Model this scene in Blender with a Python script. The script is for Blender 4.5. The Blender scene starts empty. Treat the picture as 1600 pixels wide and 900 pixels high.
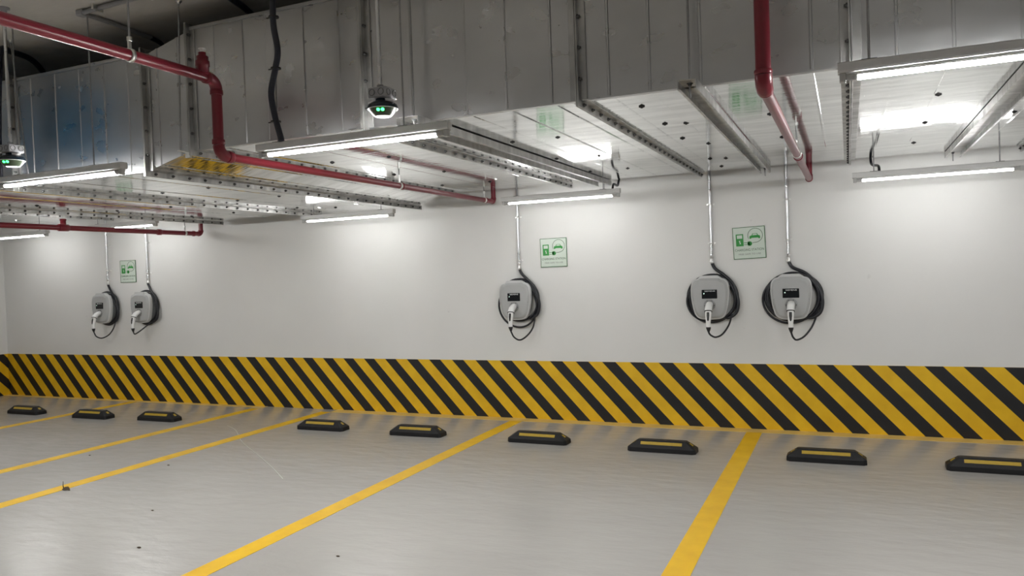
import bpy, math, random
from mathutils import Vector, Matrix
random.seed(7)
scene = bpy.context.scene
COL = scene.collection

# ------------------------------------------------------------------ camera
F_PX = 1202.6
CAM = Vector((0.0, -7.532, 1.55))
pitch, yaw, roll = -0.0189, -0.4125, -0.0359
cp, sp, cy, sy, cr, sr = (math.cos(pitch), math.sin(pitch), math.cos(yaw), math.sin(yaw), math.cos(roll), math.sin(roll))
fwd = Vector((sy*cp, cy*cp, sp)); right0 = Vector((cy, -sy, 0)); up0 = right0.cross(fwd)
rgt = right0*cr + up0*sr; up = up0*cr - right0*sr
cam = bpy.data.cameras.new('camera'); cam_o = bpy.data.objects.new('camera', cam); COL.objects.link(cam_o)
cam.sensor_width = 36.0; cam.lens = F_PX/1600*36.0; cam.clip_start = 0.02; cam.clip_end = 200
cam_o.matrix_world = Matrix(((rgt.x, up.x, -fwd.x, CAM.x), (rgt.y, up.y, -fwd.y, CAM.y), (rgt.z, up.z, -fwd.z, CAM.z), (0, 0, 0, 1)))
scene.camera = cam_o

# ------------------------------------------------------------------ world, exposure
w = bpy.data.worlds.new('world'); scene.world = w; w.use_nodes = True
w.node_tree.nodes['Background'].inputs[0].default_value = (0.9, 0.95, 1, 1)
w.node_tree.nodes['Background'].inputs[1].default_value = 0.02
scene.view_settings.view_transform = 'Standard'
scene.view_settings.look = 'None'
scene.view_settings.gamma = 1.0
scene.view_settings.use_curve_mapping = False
scene.view_settings.exposure = 1.67
TUBE_WALL, TUBE_FRONT, TUBE_FILL = 14.5, 116.0, 13.5        # radiance of the lit tubes: wall row, duct front row, added aisle fill rows

# ------------------------------------------------------------------ main measures (metres; wall at y = 0, floor at z = 0)
X_LEFT, X_RIGHT, Y_FRONT, Z_CEIL = -11.6, 7.0, -16.0, 3.38
DUCT_F, DUCT_B, DUCT_H = -3.72, -0.20, 0.775
Z_R, Z_L, Z_FAR = 2.435, 2.333, 2.50       # undersides of the duct: right run, dropped run, far left run

# ------------------------------------------------------------------ materials
def new_mat(name):
    m = bpy.data.materials.new(name); m.use_nodes = True
    nt = m.node_tree; b = nt.nodes['Principled BSDF']
    return m, nt, b
def simple(name, col, rough=0.5, metal=0.0, noise=0.0, nscale=20.0, bump=0.0, spec=0.5, stretch=(1, 1, 1)):
    m, nt, b = new_mat(name)
    b.inputs['Base Color'].default_value = (*col, 1); b.inputs['Roughness'].default_value = rough
    b.inputs['Metallic'].default_value = metal; b.inputs['Specular IOR Level'].default_value = spec
    if noise or bump:
        tc = nt.nodes.new('ShaderNodeTexCoord'); mp = nt.nodes.new('ShaderNodeMapping'); mp.inputs['Scale'].default_value = stretch
        n = nt.nodes.new('ShaderNodeTexNoise'); n.inputs['Scale'].default_value = nscale; n.inputs['Detail'].default_value = 6
        nt.links.new(tc.outputs['Object'], mp.inputs['Vector']); nt.links.new(mp.outputs[0], n.inputs['Vector'])
        if noise:
            mx = nt.nodes.new('ShaderNodeMix'); mx.data_type = 'RGBA'
            mx.inputs[6].default_value = (*[c*(1-noise) for c in col], 1); mx.inputs[7].default_value = (*[min(1, c*(1+noise)) for c in col], 1)
            nt.links.new(n.outputs['Fac'], mx.inputs[0]); nt.links.new(mx.outputs[2], b.inputs['Base Color'])
        if bump:
            bp = nt.nodes.new('ShaderNodeBump'); bp.inputs['Strength'].default_value = 1.0; bp.inputs['Distance'].default_value = bump
            nt.links.new(n.outputs['Fac'], bp.inputs['Height']); nt.links.new(bp.outputs[0], b.inputs['Normal'])
    return m
def emitter(name, col, strength):
    m, nt, b = new_mat(name)
    b.inputs['Base Color'].default_value = (*col, 1); b.inputs['Emission Color'].default_value = (*col, 1)
    b.inputs['Emission Strength'].default_value = strength
    return m

def steel(name, col, rough, fine, wrinkle, tint=0.10, rvar=0.1, detail=4):
    """galvanised sheet: spangled, smeared, a little wavy"""
    m, nt, b = new_mat(name); N, L = nt.nodes.new, nt.links.new
    b.inputs['Metallic'].default_value = 1.0
    tc = N('ShaderNodeTexCoord')
    mp = N('ShaderNodeMapping'); mp.inputs['Scale'].default_value = (1.0, 5.0, 1.6); L(tc.outputs['Object'], mp.inputs['Vector'])
    n1 = N('ShaderNodeTexNoise'); n1.inputs['Scale'].default_value = 2.2; n1.inputs['Detail'].default_value = detail; n1.inputs['Roughness'].default_value = 0.45 + detail*0.025
    L(mp.outputs[0], n1.inputs['Vector'])
    n2 = N('ShaderNodeTexNoise'); n2.inputs['Scale'].default_value = 6; n2.inputs['Detail'].default_value = 3; L(mp.outputs[0], n2.inputs['Vector'])
    cr_ = N('ShaderNodeValToRGB'); e = cr_.color_ramp.elements
    e[0].position = 0.3; e[0].color = (*[c*(1-tint*1.3) for c in col], 1); e[1].position = 0.7; e[1].color = (*[min(1, c*(1+tint)) for c in col], 1)
    L(n1.outputs['Fac'], cr_.inputs[0]); L(cr_.outputs[0], b.inputs['Base Color'])
    mr = N('ShaderNodeMapRange'); mr.inputs['To Min'].default_value = rough - rvar; mr.inputs['To Max'].default_value = rough + rvar
    mr.inputs['From Min'].default_value = 0.3; mr.inputs['From Max'].default_value = 0.7
    L(n2.outputs['Fac'], mr.inputs['Value']); L(mr.outputs[0], b.inputs['Roughness'])
    n3 = N('ShaderNodeTexNoise'); n3.inputs['Scale'].default_value = 5.0; n3.inputs['Detail'].default_value = 1; L(mp.outputs[0], n3.inputs['Vector'])
    b1 = N('ShaderNodeBump'); b1.inputs['Distance'].default_value = wrinkle; b1.inputs['Strength'].default_value = 1; L(n3.outputs['Fac'], b1.inputs['Height'])
    L(b1.outputs[0], b.inputs['Normal'])
    return m

M = {}
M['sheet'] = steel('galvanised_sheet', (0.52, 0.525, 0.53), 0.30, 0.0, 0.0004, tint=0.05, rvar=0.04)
M['sheet_under'] = steel('galvanised_sheet_lit_under', (0.80, 0.81, 0.80), 0.085, 0.0, 0.0006, tint=0.22, rvar=0.03, detail=8)  # same steel as the face, colour lightened to paint in the underside's brightness
M['flange'] = steel('galvanised_flange', (0.50, 0.50, 0.49), 0.42, 0.0010, 0.0005, tint=0.25)
M['channel'] = steel('galvanised_channel', (0.55, 0.55, 0.54), 0.40, 0.0008, 0.0005, tint=0.2)
M['conduit'] = steel('galvanised_conduit', (0.66, 0.67, 0.68), 0.32, 0.0003, 0.0002)
M['rod'] = simple('zinc_rod', (0.36, 0.36, 0.36), 0.45, 0.9, noise=0.2, nscale=60)
M['bright'] = simple('bright_zinc', (0.8, 0.8, 0.78), 0.3, 1.0, noise=0.15, nscale=40)
M['bolt'] = simple('dull_bolt', (0.10, 0.10, 0.10), 0.5, 0.6, noise=0.3, nscale=50)
M['pin'] = simple('black_pin', (0.015, 0.015, 0.017), 0.45, 0.0, noise=0.3, nscale=60)
M['red'] = simple('red_pipe_paint', (0.185, 0.014, 0.026), 0.28, 0.0, noise=0.12, nscale=9, bump=0.0006)
M['batten'] = simple('white_batten', (0.62, 0.62, 0.61), 0.4, 0.0, noise=0.06, nscale=12)
M['holder'] = simple('grey_lampholder', (0.45, 0.45, 0.44), 0.45, 0.0, noise=0.1, nscale=30)
M['tube_wall'] = emitter('lit_tube_wall_row', (0.985, 0.985, 0.975), TUBE_WALL)
M['tube_front'] = emitter('lit_tube_front_row', (0.985, 0.985, 0.975), TUBE_FRONT)
M['tube_fill'] = emitter('added_fill_tube', (0.985, 0.985, 0.975), TUBE_FILL)  # for the added fill lamps over the aisle
M['black_cable'] = simple('black_cable', (0.012, 0.013, 0.017), 0.38, 0.0, noise=0.3, nscale=40)
M['navy_cable'] = simple('dark_conduit', (0.016, 0.018, 0.030), 0.4, 0.0, noise=0.3, nscale=40)
M['charger'] = simple('grey_casing', (0.40, 0.405, 0.40), 0.42, 0.0, noise=0.05, nscale=8)
M['holster'] = simple('mid_grey_socket', (0.28, 0.285, 0.28), 0.4, 0.0, noise=0.05, nscale=8)
M['charger_lip'] = simple('pale_casing_edge', (0.56, 0.565, 0.56), 0.38, 0.0, noise=0.05, nscale=8)
M['charger_back'] = simple('dark_casing', (0.20, 0.21, 0.21), 0.5, 0.0, noise=0.1, nscale=8)
M['display'] = simple('black_glass', (0.008, 0.009, 0.011), 0.15, 0.0, noise=0.2, nscale=10)
M['white'] = simple('white_plastic', (0.80, 0.80, 0.79), 0.35, 0.0, noise=0.04, nscale=20)
M['black'] = simple('black_plastic', (0.014, 0.014, 0.015), 0.4, 0.0, noise=0.3, nscale=30)
M['print_white'] = simple('white_print', (0.75, 0.76, 0.76), 0.5, 0.0, noise=0.03)
M['led'] = emitter('white_led', (0.7, 1.0, 0.82), 0.8)
M['green_led'] = emitter('green_led', (0.03, 1.0, 0.12), 3.0)
M['rubber'] = simple('black_rubber', (0.010, 0.010, 0.011), 0.5, 0.0, noise=0.4, nscale=18, bump=0.0015, spec=0.3)
M['strip'] = simple('yellow_strip', (0.42, 0.28, 0.02), 0.4, 0.0, noise=0.15, nscale=30)
M['acrylic'] = simple('pale_green_acrylic', (0.62, 0.70, 0.62), 0.12, 0.0, noise=0.03, nscale=5)
M['sign_edge'] = simple('dark_green_edge', (0.055, 0.16, 0.06), 0.3, 0.0, noise=0.1)
M['sign_green'] = simple('green_print', (0.012, 0.26, 0.03), 0.35, 0.0, noise=0.06)
M['sign_dark'] = simple('dark_green_print', (0.05, 0.12, 0.05), 0.4, 0.0, noise=0.1)
M['sign_grey'] = simple('grey_print', (0.22, 0.25, 0.22), 0.4, 0.0, noise=0.1)
M['box'] = simple('grey_pvc_box', (0.30, 0.30, 0.31), 0.45, 0.0, noise=0.08, nscale=30)
M['dome'] = simple('dark_dome', (0.012, 0.020, 0.030), 0.12, 0.0, noise=0.1)
M['bowl'] = simple('translucent_bowl', (0.055, 0.075, 0.045), 0.3, 0.0, noise=0.1, spec=0.25)
M['blue'] = simple('blue_paint', (0.03, 0.22, 0.44), 0.4, 0.0, noise=0.08, nscale=5)
M['leaf'] = simple('dry_leaf', (0.05, 0.03, 0.012), 0.7, 0.0, noise=0.4, nscale=60)

def yellow_paint(name):
    m, nt, b = new_mat(name); N, L = nt.nodes.new, nt.links.new
    tc = N('ShaderNodeTexCoord'); n = N('ShaderNodeTexNoise'); n.inputs['Scale'].default_value = 6; n.inputs['Detail'].default_value = 8
    L(tc.outputs['Object'], n.inputs['Vector'])
    r = N('ShaderNodeValToRGB'); e = r.color_ramp.elements
    e[0].position = 0.25; e[0].color = (0.70, 0.40, 0.006, 1); e[1].position = 0.75; e[1].color = (0.84, 0.52, 0.014, 1)
    L(n.outputs['Fac'], r.inputs[0]); L(r.outputs[0], b.inputs['Base Color'])
    b.inputs['Roughness'].default_value = 0.42
    return m
M['yellow'] = yellow_paint('yellow_paint')
M['pale_yellow'] = simple('worn_yellow_paint', (0.72, 0.50, 0.14), 0.5, 0.0, noise=0.12, nscale=9)
M['black_paint'] = simple('black_paint', (0.010, 0.010, 0.012), 0.45, 0.0, noise=0.4, nscale=7)

def wall_mat():
    m, nt, b = new_mat('white_wall_paint'); N, L = nt.nodes.new, nt.links.new
    tc = N('ShaderNodeTexCoord'); n = N('ShaderNodeTexNoise'); n.inputs['Scale'].default_value = 0.8; n.inputs['Detail'].default_value = 6
    L(tc.outputs['Object'], n.inputs['Vector'])
    r = N('ShaderNodeValToRGB'); e = r.color_ramp.elements
    e[0].position = 0.3; e[0].color = (0.69, 0.685, 0.665, 1); e[1].position = 0.7; e[1].color = (0.75, 0.745, 0.725, 1)
    L(n.outputs['Fac'], r.inputs[0])
    # a few small scuffs
    s = N('ShaderNodeTexNoise'); s.inputs['Scale'].default_value = 9; s.inputs['Detail'].default_value = 8; L(tc.outputs['Object'], s.inputs['Vector'])
    sr_ = N('ShaderNodeValToRGB'); se = sr_.color_ramp.elements
    se[0].position = 0.72; se[0].color = (1, 1, 1, 1); se[1].position = 0.80; se[1].color = (0.8, 0.79, 0.78, 1); L(s.outputs['Fac'], sr_.inputs[0])
    mx = N('ShaderNodeMix'); mx.data_type = 'RGBA'; mx.blend_type = 'MULTIPLY'; mx.inputs[0].default_value = 1
    L(r.outputs[0], mx.inputs[6]); L(sr_.outputs[0], mx.inputs[7]); L(mx.outputs[2], b.inputs['Base Color'])
    b.inputs['Roughness'].default_value = 0.55
    n2 = N('ShaderNodeTexNoise'); n2.inputs['Scale'].default_value = 2.5; n2.inputs['Detail'].default_value = 5; L(tc.outputs['Object'], n2.inputs['Vector'])
    bp = N('ShaderNodeBump'); bp.inputs['Distance'].default_value = 0.004; bp.inputs['Strength'].default_value = 0.6
    L(n2.outputs['Fac'], bp.inputs['Height']); L(bp.outputs[0], b.inputs['Normal'])
    return m
def floor_mat():
    m, nt, b = new_mat('grey_epoxy_floor'); N, L = nt.nodes.new, nt.links.new
    tc = N('ShaderNodeTexCoord')
    mp = N('ShaderNodeMapping'); mp.inputs['Rotation'].default_value = (0, 0, math.radians(-20)); mp.inputs['Scale'].default_value = (1.0, 2.2, 1)
    L(tc.outputs['Object'], mp.inputs['Vector'])
    n = N('ShaderNodeTexNoise'); n.inputs['Scale'].default_value = 1.3; n.inputs['Detail'].default_value = 9; n.inputs['Roughness'].default_value = 0.6
    L(mp.outputs[0], n.inputs['Vector'])
    r = N('ShaderNodeValToRGB'); e = r.color_ramp.elements
    e[0].position = 0.25; e[0].color = (0.375, 0.360, 0.342, 1); e[1].position = 0.75; e[1].color = (0.405, 0.390, 0.370, 1)
    L(n.outputs['Fac'], r.inputs[0])
    L(r.outputs[0], b.inputs['Base Color'])
    n2 = N('ShaderNodeTexNoise'); n2.inputs['Scale'].default_value = 4.5; n2.inputs['Detail'].default_value = 4; L(mp.outputs[0], n2.inputs['Vector'])
    mr = N('ShaderNodeMapRange'); mr.inputs['From Min'].default_value = 0.3; mr.inputs['From Max'].default_value = 0.7
    mr.inputs['To Min'].default_value = 0.17; mr.inputs['To Max'].default_value = 0.25
    L(n2.outputs['Fac'], mr.inputs['Value']); L(mr.outputs[0], b.inputs['Roughness'])
    bp = N('ShaderNodeBump'); bp.inputs['Distance'].default_value = 0.006; bp.inputs['Strength'].default_value = 0.8
    L(n2.outputs['Fac'], bp.inputs['Height']); L(bp.outputs[0], b.inputs['Normal'])
    return m
def concrete_mat(name, c0, c1):
    m, nt, b = new_mat(name); N, L = nt.nodes.new, nt.links.new
    tc = N('ShaderNodeTexCoord'); mp = N('ShaderNodeMapping'); mp.inputs['Scale'].default_value = (1, 2.5, 1); L(tc.outputs['Object'], mp.inputs['Vector'])
    n = N('ShaderNodeTexNoise'); n.inputs['Scale'].default_value = 2.0; n.inputs['Detail'].default_value = 10; n.inputs['Roughness'].default_value = 0.65
    L(mp.outputs[0], n.inputs['Vector'])
    r = N('ShaderNodeValToRGB'); e = r.color_ramp.elements
    e[0].position = 0.3; e[0].color = (*c0, 1); e[1].position = 0.7; e[1].color = (*c1, 1)
    L(n.outputs['Fac'], r.inputs[0]); L(r.outputs[0], b.inputs['Base Color']); b.inputs['Roughness'].default_value = 0.85
    bp = N('ShaderNodeBump'); bp.inputs['Distance'].default_value = 0.01; L(n.outputs['Fac'], bp.inputs['Height']); L(bp.outputs[0], b.inputs['Normal'])
    return m
M['wall'] = wall_mat(); M['floor'] = floor_mat()
M['slab'] = concrete_mat('bare_concrete_slab', (0.48, 0.46, 0.43), (0.60, 0.58, 0.54))
M['far_wall'] = concrete_mat('grey_far_wall', (0.32, 0.32, 0.31), (0.42, 0.42, 0.41))

# ------------------------------------------------------------------ mesh helpers
class MB:
    """collects shapes into ONE mesh; materials by slot"""
    def __init__(s, *mats): s.v = []; s.f = []; s.mi = []; s.sm = []; s.mats = list(mats)
    def add(s, verts, faces, mi=0, smooth=False):
        o = len(s.v); s.v += [tuple(p) for p in verts]
        for f in faces: s.f.append([i+o for i in f]); s.mi.append(mi); s.sm.append(smooth)
        return s
    def box(s, x0, x1, y0, y1, z0, z1, mi=0, bevel=0.0):
        if bevel > 0:
            b = min(bevel, (x1-x0)*.45, (y1-y0)*.45, (z1-z0)*.45); vs = []; idx = {}
            X, Y, Z = (x0, x1), (y0, y1), (z0, z1)
            for i in (0, 1):
                for j in (0, 1):
                    for k in (0, 1):
                        px, py, pz = X[i], Y[j], Z[k]; dx, dy, dz = (b if i == 0 else -b), (b if j == 0 else -b), (b if k == 0 else -b)
                        for a, p in (('x', (px, py+dy, pz+dz)), ('y', (px+dx, py, pz+dz)), ('z', (px+dx, py+dy, pz))):
                            idx[(i, j, k, a)] = len(vs); vs.append(p)
            fs = []; c = lambda L: [idx[t] for t in L]
            for i in (0, 1):
                L = [(i, 0, 0, 'x'), (i, 1, 0, 'x'), (i, 1, 1, 'x'), (i, 0, 1, 'x')]; fs.append(c(L if i else L[::-1]))
                L = [(0, i, 0, 'y'), (0, i, 1, 'y'), (1, i, 1, 'y'), (1, i, 0, 'y')]; fs.append(c(L if i else L[::-1]))
                L = [(0, 0, i, 'z'), (1, 0, i, 'z'), (1, 1, i, 'z'), (0, 1, i, 'z')]; fs.append(c(L if i else L[::-1]))
            for i in (0, 1):
                for j in (0, 1):
                    fs.append(c([(i, j, 0, 'x'), (i, j, 1, 'x'), (i, j, 1, 'y'), (i, j, 0, 'y')]))
                    fs.append(c([(i, 0, j, 'x'), (i, 1, j, 'x'), (i, 1, j, 'z'), (i, 0, j, 'z')]))
                    fs.append(c([(0, i, j, 'y'), (1, i, j, 'y'), (1, i, j, 'z'), (0, i, j, 'z')]))
                    for k in (0, 1): fs.append(c([(i, j, k, 'x'), (i, j, k, 'y'), (i, j, k, 'z')]))
            return s.add(vs, fs, mi)
        vs = [(x, y, z) for x in (x0, x1) for y in (y0, y1) for z in (z0, z1)]
        return s.add(vs, [(0, 1, 3, 2), (4, 6, 7, 5), (0, 4, 5, 1), (2, 3, 7, 6), (0, 2, 6, 4), (1, 5, 7, 3)], mi)
    def tube(s, pts, r, n=12, mi=0, cap=True, a0=0.0, a1=2*math.pi):
        """round bar swept along points; r a number or one per point"""
        pts = [Vector(p) for p in pts]; R = r if isinstance(r, (list, tuple)) else [r]*len(pts)
        T = []
        for i in range(len(pts)):
            a = pts[max(0, i-1)]; b = pts[min(len(pts)-1, i+1)]; T.append((b-a).normalized())
        ref = Vector((0, 0, 1)) if abs(T[0].z) < 0.9 else Vector((0, 1, 0))
        u = T[0].cross(ref).normalized(); vs = []
        for i, p in enumerate(pts):
            u = (u - T[i]*u.dot(T[i])).normalized(); v = T[i].cross(u)
            for k in range(n):
                a = 2*math.pi*k/n; vs.append(p + (u*math.cos(a)+v*math.sin(a))*R[i])
        fs = [(i*n+k, i*n+(k+1) % n, (i+1)*n+(k+1) % n, (i+1)*n+k) for i in range(len(pts)-1) for k in range(n)]
        s.add(vs, fs, mi, True)
        if cap:
            o = len(s.v)
            s.add([vs[k] for k in range(n)][::-1], [list(range(n))], mi); s.add(vs[-n:], [list(range(n))], mi)
        return s
    def lathe(s, prof, origin, axis='z', n=24, mi=0, caps=True):
        """profile of (radius, height) turned about an axis through origin"""
        ox, oy, oz = origin; vs = []
        for r, h in prof:
            for k in range(n):
                a = 2*math.pi*k/n; c, d = r*math.cos(a), r*math.sin(a)
                vs.append((ox+c, oy+d, oz+h) if axis == 'z' else (ox+c, oy+h, oz+d) if axis == 'y' else (ox+h, oy+c, oz+d))
        m = len(prof)
        fs = [(i*n+k, i*n+(k+1) % n, (i+1)*n+(k+1) % n, (i+1)*n+k) for i in range(m-1) for k in range(n)]
        s.add(vs, fs, mi, True)
        if caps:
            s.add(vs[:n], [list(range(n))[::-1]], mi); s.add(vs[-n:], [list(range(n))], mi)
        return s
    def prism(s, outline, y0, y1, mi=0):
        """outline of (x, z) pushed from y0 to y1"""
        n = len(outline); vs = [(x, y0, z) for x, z in outline] + [(x, y1, z) for x, z in outline]
        fs = [list(range(n)), list(range(2*n-1, n-1, -1))] + [(i, n+i, n+(i+1) % n, (i+1) % n) for i in range(n)]
        return s.add(vs, fs, mi)
    def loft(s, rings, mi=0, smooth=False, cap0=True, cap1=True):
        n = len(rings[0]); vs = [p for r in rings for p in r]
        fs = [(i*n+k, i*n+(k+1) % n, (i+1)*n+(k+1) % n, (i+1)*n+k) for i in range(len(rings)-1) for k in range(n)]
        s.add(vs, fs, mi, smooth)
        if cap0: s.add(rings[0], [list(range(n))[::-1]], mi)
        if cap1: s.add(rings[-1], [list(range(n))], mi)
        return s
    def hexbolt(s, x, y, z, axis, r, h, mi=0):
        return s.lathe([(r, 0), (r, h*.8), (r*.8, h)], (x, y, z), axis, 6, mi)
    def build(s, name, parent=None, origin=(0, 0, 0)):
        me = bpy.data.meshes.new(name); ox, oy, oz = origin
        me.from_pydata([(a-ox, b-oy, c-oz) for a, b, c in s.v], [], s.f)
        for m in s.mats: me.materials.append(m)
        me.polygons.foreach_set('material_index', s.mi); me.polygons.foreach_set('use_smooth', s.sm)
        import bmesh
        bm = bmesh.new(); bm.from_mesh(me); bmesh.ops.recalc_face_normals(bm, faces=bm.faces); bm.to_mesh(me); bm.free()
        me.update()
        o = bpy.data.objects.new(name, me); COL.objects.link(o)
        if parent is not None: o.parent = parent
        else: o.location = origin
        return o
def tag(o, label=None, cat=None, group=None, kind=None):
    if label: o['label'] = label
    if cat: o['category'] = cat
    if group: o['group'] = group
    if kind: o['kind'] = kind
    return o
def thing(name, label, cat, loc=(0, 0, 0), group=None):
    o = bpy.data.objects.new(name, None); COL.objects.link(o); o.location = loc; o.empty_display_size = 0.1
    return tag(o, label, cat, group)
def struct(name, mb, label=None):
    o = mb.build(name); o['kind'] = 'structure'
    return o
def copy_tree(o, parent=None):
    c = o.copy(); COL.objects.link(c)
    if parent is not None: c.parent = parent
    for ch in list(o.children): copy_tree(ch, c)
    return c
def smooth_path(pts, n=10, closed=False):
    """Catmull-Rom through the points"""
    P = [Vector(p) for p in pts]; out = []; m = len(P)
    rng = range(m) if closed else range(m-1)
    for i in rng:
        if closed: a, b, c, d = P[(i-1) % m], P[i], P[(i+1) % m], P[(i+2) % m]
        else: a, b, c, d = P[max(0, i-1)], P[i], P[i+1], P[min(m-1, i+2)]
        for k in range(n):
            t = k/n
            out.append(0.5*((2*b)+(c-a)*t+(2*a-5*b+4*c-d)*t*t+(3*b-a-3*c+d)*t*t*t))
    if not closed: out.append(P[-1])
    return out
def elbow(a, c, b, R, n=8):
    """points rounding the corner a-c-b with radius R"""
    a, b, c = Vector(a), Vector(b), Vector(c); u = (a-c).normalized(); v = (b-c).normalized()
    return [c + u*R*(1-math.sin(t)) + v*R*(1-math.cos(t)) for t in [math.pi/2*k/n for k in range(n+1)]]
def text_mesh(name, body, size, loc, mat, parent, origin, width=None, depth=0.0006, rot=None):
    cu = bpy.data.curves.new(name, 'FONT'); cu.body = body; cu.size = size; cu.align_x = 'CENTER'; cu.align_y = 'CENTER'; cu.extrude = depth
    t = bpy.data.objects.new(name, cu); COL.objects.link(t)
    dg = bpy.context.evaluated_depsgraph_get(); me = bpy.data.meshes.new_from_object(t.evaluated_get(dg))
    bpy.data.objects.remove(t); me.name = name; me.materials.clear(); me.materials.append(mat)
    xs = [v.co.x for v in me.vertices]; k = width/(max(xs)-min(xs)) if width else 1.0
    for v in me.vertices:
        x, y, z = v.co; v.co = (loc[0]-origin[0]+x*k, loc[1]-origin[1]-z, loc[2]-origin[2]+y)
    o = bpy.data.objects.new(name, me); COL.objects.link(o); o.parent = parent
    return o

# ------------------------------------------------------------------ the room
struct('floor', MB(M['floor']).box(X_LEFT-.2, X_RIGHT+.2, Y_FRONT-.2, .2, -.2, 0))
struct('ceiling', MB(M['slab']).box(X_LEFT-.2, X_RIGHT+.2, Y_FRONT-.2, .2, Z_CEIL, Z_CEIL+.2))
struct('wall_back', MB(M['wall']).box(X_LEFT-.2, X_RIGHT+.2, 0, .2, 0, Z_CEIL))
struct('wall_left', MB(M['wall']).box(X_LEFT-.2, X_LEFT, Y_FRONT-.2, 0, 0, Z_CEIL))
struct('wall_right', MB(M['far_wall']).box(X_RIGHT, X_RIGHT+.2, Y_FRONT-.2, 0, 0, Z_CEIL))
struct('wall_front', MB(M['far_wall']).box(X_LEFT, X_RIGHT, Y_FRONT-.2, Y_FRONT, 0, Z_CEIL))

# hazard band painted along the foot of the back wall and round the corner (slanted black bars on yellow)
BAND_H, SLANT = 0.617, 0.94
edges = [-10.931, -10.622, -10.325, -10.019] + [-10.019+(3.906/13)*k for k in range(1, 13)] + [-6.113, -5.818, -5.524, -5.223, -4.928, -4.637] \
    + [-4.637+(1.747/6)*k for k in range(1, 6)] + [-2.89, -2.601, -2.311, -2.026, -1.743] + [-1.743+(2.906/10)*k for k in range(1, 10)] + [1.163, 1.457, 1.751]
while edges[-1] < X_RIGHT+1: edges.append(edges[-1]+.292)
while edges[0] > X_LEFT-9: edges.insert(0, edges[0]-.302)
def clip_poly(poly, k, lim, keep_less):
    out = []
    for i in range(len(poly)):
        a, b = poly[i], poly[(i+1) % len(poly)]
        ia = (a[k] <= lim) == keep_less; ib = (b[k] <= lim) == keep_less
        if ia: out.append(a)
        if ia != ib:
            t = (lim-a[k])/(b[k]-a[k]); out.append(tuple(a[j]+(b[j]-a[j])*t for j in range(2)))
    return out
def band(x0, x1, to3):
    mb = MB(M['yellow'], M['black_paint'])
    for i in range(len(edges)-1):
        e0, e1 = edges[i], edges[i+1]; em = e0+(e1-e0)*.485
        for a, b, mi in ((e0, em, 1), (em, e1, 0)):
            p = [(a, 0), (b, 0), (b-SLANT*BAND_H, BAND_H), (a-SLANT*BAND_H, BAND_H)]
            p = clip_poly(clip_poly(p, 0, x1, True), 0, x0, False) if p else p
            if len(p) >= 3: mb.add([to3(x, z, 0.004) for x, z in p], [list(range(len(p)))], mi)
    # top and end edges of the paint film
    q = [to3(x0, BAND_H, .004), to3(x1, BAND_H, .004), to3(x1, BAND_H, 0), to3(x0, BAND_H, 0)]; mb.add(q, [(0, 1, 2, 3)], 0)
    return mb
struct('trim_1', band(X_LEFT, X_RIGHT, lambda x, z, t: (x, -t, z)))
struct('trim_2', band(X_LEFT-8, X_LEFT, lambda x, z, t: (X_LEFT+t, -(X_LEFT-x), z)))
for o in bpy.data.objects:
    if o.name == 'trim_1': o['label'] = 'black and yellow hazard band painted along the foot of the back wall'
    if o.name == 'trim_2': o['label'] = 'black and yellow hazard band continuing round the left corner'
# ------------------------------------------------------------------ painted floor lines
def floor_line(x, wd, label, y1=-0.16):
    o = MB(M['yellow']).box(x-wd/2, x+wd/2, -13.0, y1, 0, .002).build('parking_line')
    tag(o, label, 'parking line', 'yellow bay lines')
floor_line(-.835, .138, 'yellow bay line meeting the wall under the right pair of chargers, the widest one')
floor_line(-3.235, .135, 'yellow bay line meeting the wall below the lone charger in the middle')
floor_line(-5.675, .135, 'yellow bay line with a dry leaf on it, right edge of the narrow walkway')
floor_line(-6.735, .13, 'yellow bay line along the left edge of the narrow empty walkway')
floor_line(-8.89, .13, 'yellow bay line farthest from the camera, ending between the two left chargers', -.02)
o = MB(M['pale_yellow']).box(-5.61, X_RIGHT, -.16, -.004, 0, .0025).build('edge_line'); tag(o, 'long pale yellow line on the floor along the wall, right of the walkway', 'floor line')
o = MB(M['pale_yellow']).box(X_LEFT, -6.67, -.10, -.004, 0, .0025).build('edge_line'); tag(o, 'short pale yellow line on the floor along the wall, left of the walkway', 'floor line')

# ------------------------------------------------------------------ air duct
def duct_z(x):
    pts = [(-11.58, Z_FAR), (-9.1, Z_FAR), (-7.17, Z_L), (-4.31, Z_L), (-3.90, Z_R), (9, Z_R)]
    for (a, za), (b, zb) in zip(pts, pts[1:]):
        if x <= b: return za + (zb-za)*(x-a)/(b-a) if b > a else za
    return Z_R
duct = thing('air_duct', 'long galvanised rectangular ventilation duct hanging under the slab along the wall', 'duct', (-2.0, -1.95, Z_R))
DO = duct.location[:]
FL = [-11.58, -9.10, -7.17, -5.66, -4.31, -3.90, -2.55, -1.25, .035, 1.31, 2.6, 3.9, 5.2]
SEAMS = [[-10.8, -10.2, -9.6], [-8.7, -8.2, -7.6], [-7.1, -6.75, -6.4, -6.0], [-5.47, -5.21, -4.96, -4.71, -4.48], [-4.2, -4.02], [-3.70, -3.46, -3.28, -2.99, -2.73],
         [-2.25, -1.9, -1.66, -1.40], [-1.09, -.88, -.63, -.13], [.22, .44, .69, 1.0], [1.6, 1.9, 2.2], [2.9, 3.2, 3.5], [4.2, 4.6, 4.9]]
rv = random.Random(3)
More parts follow.
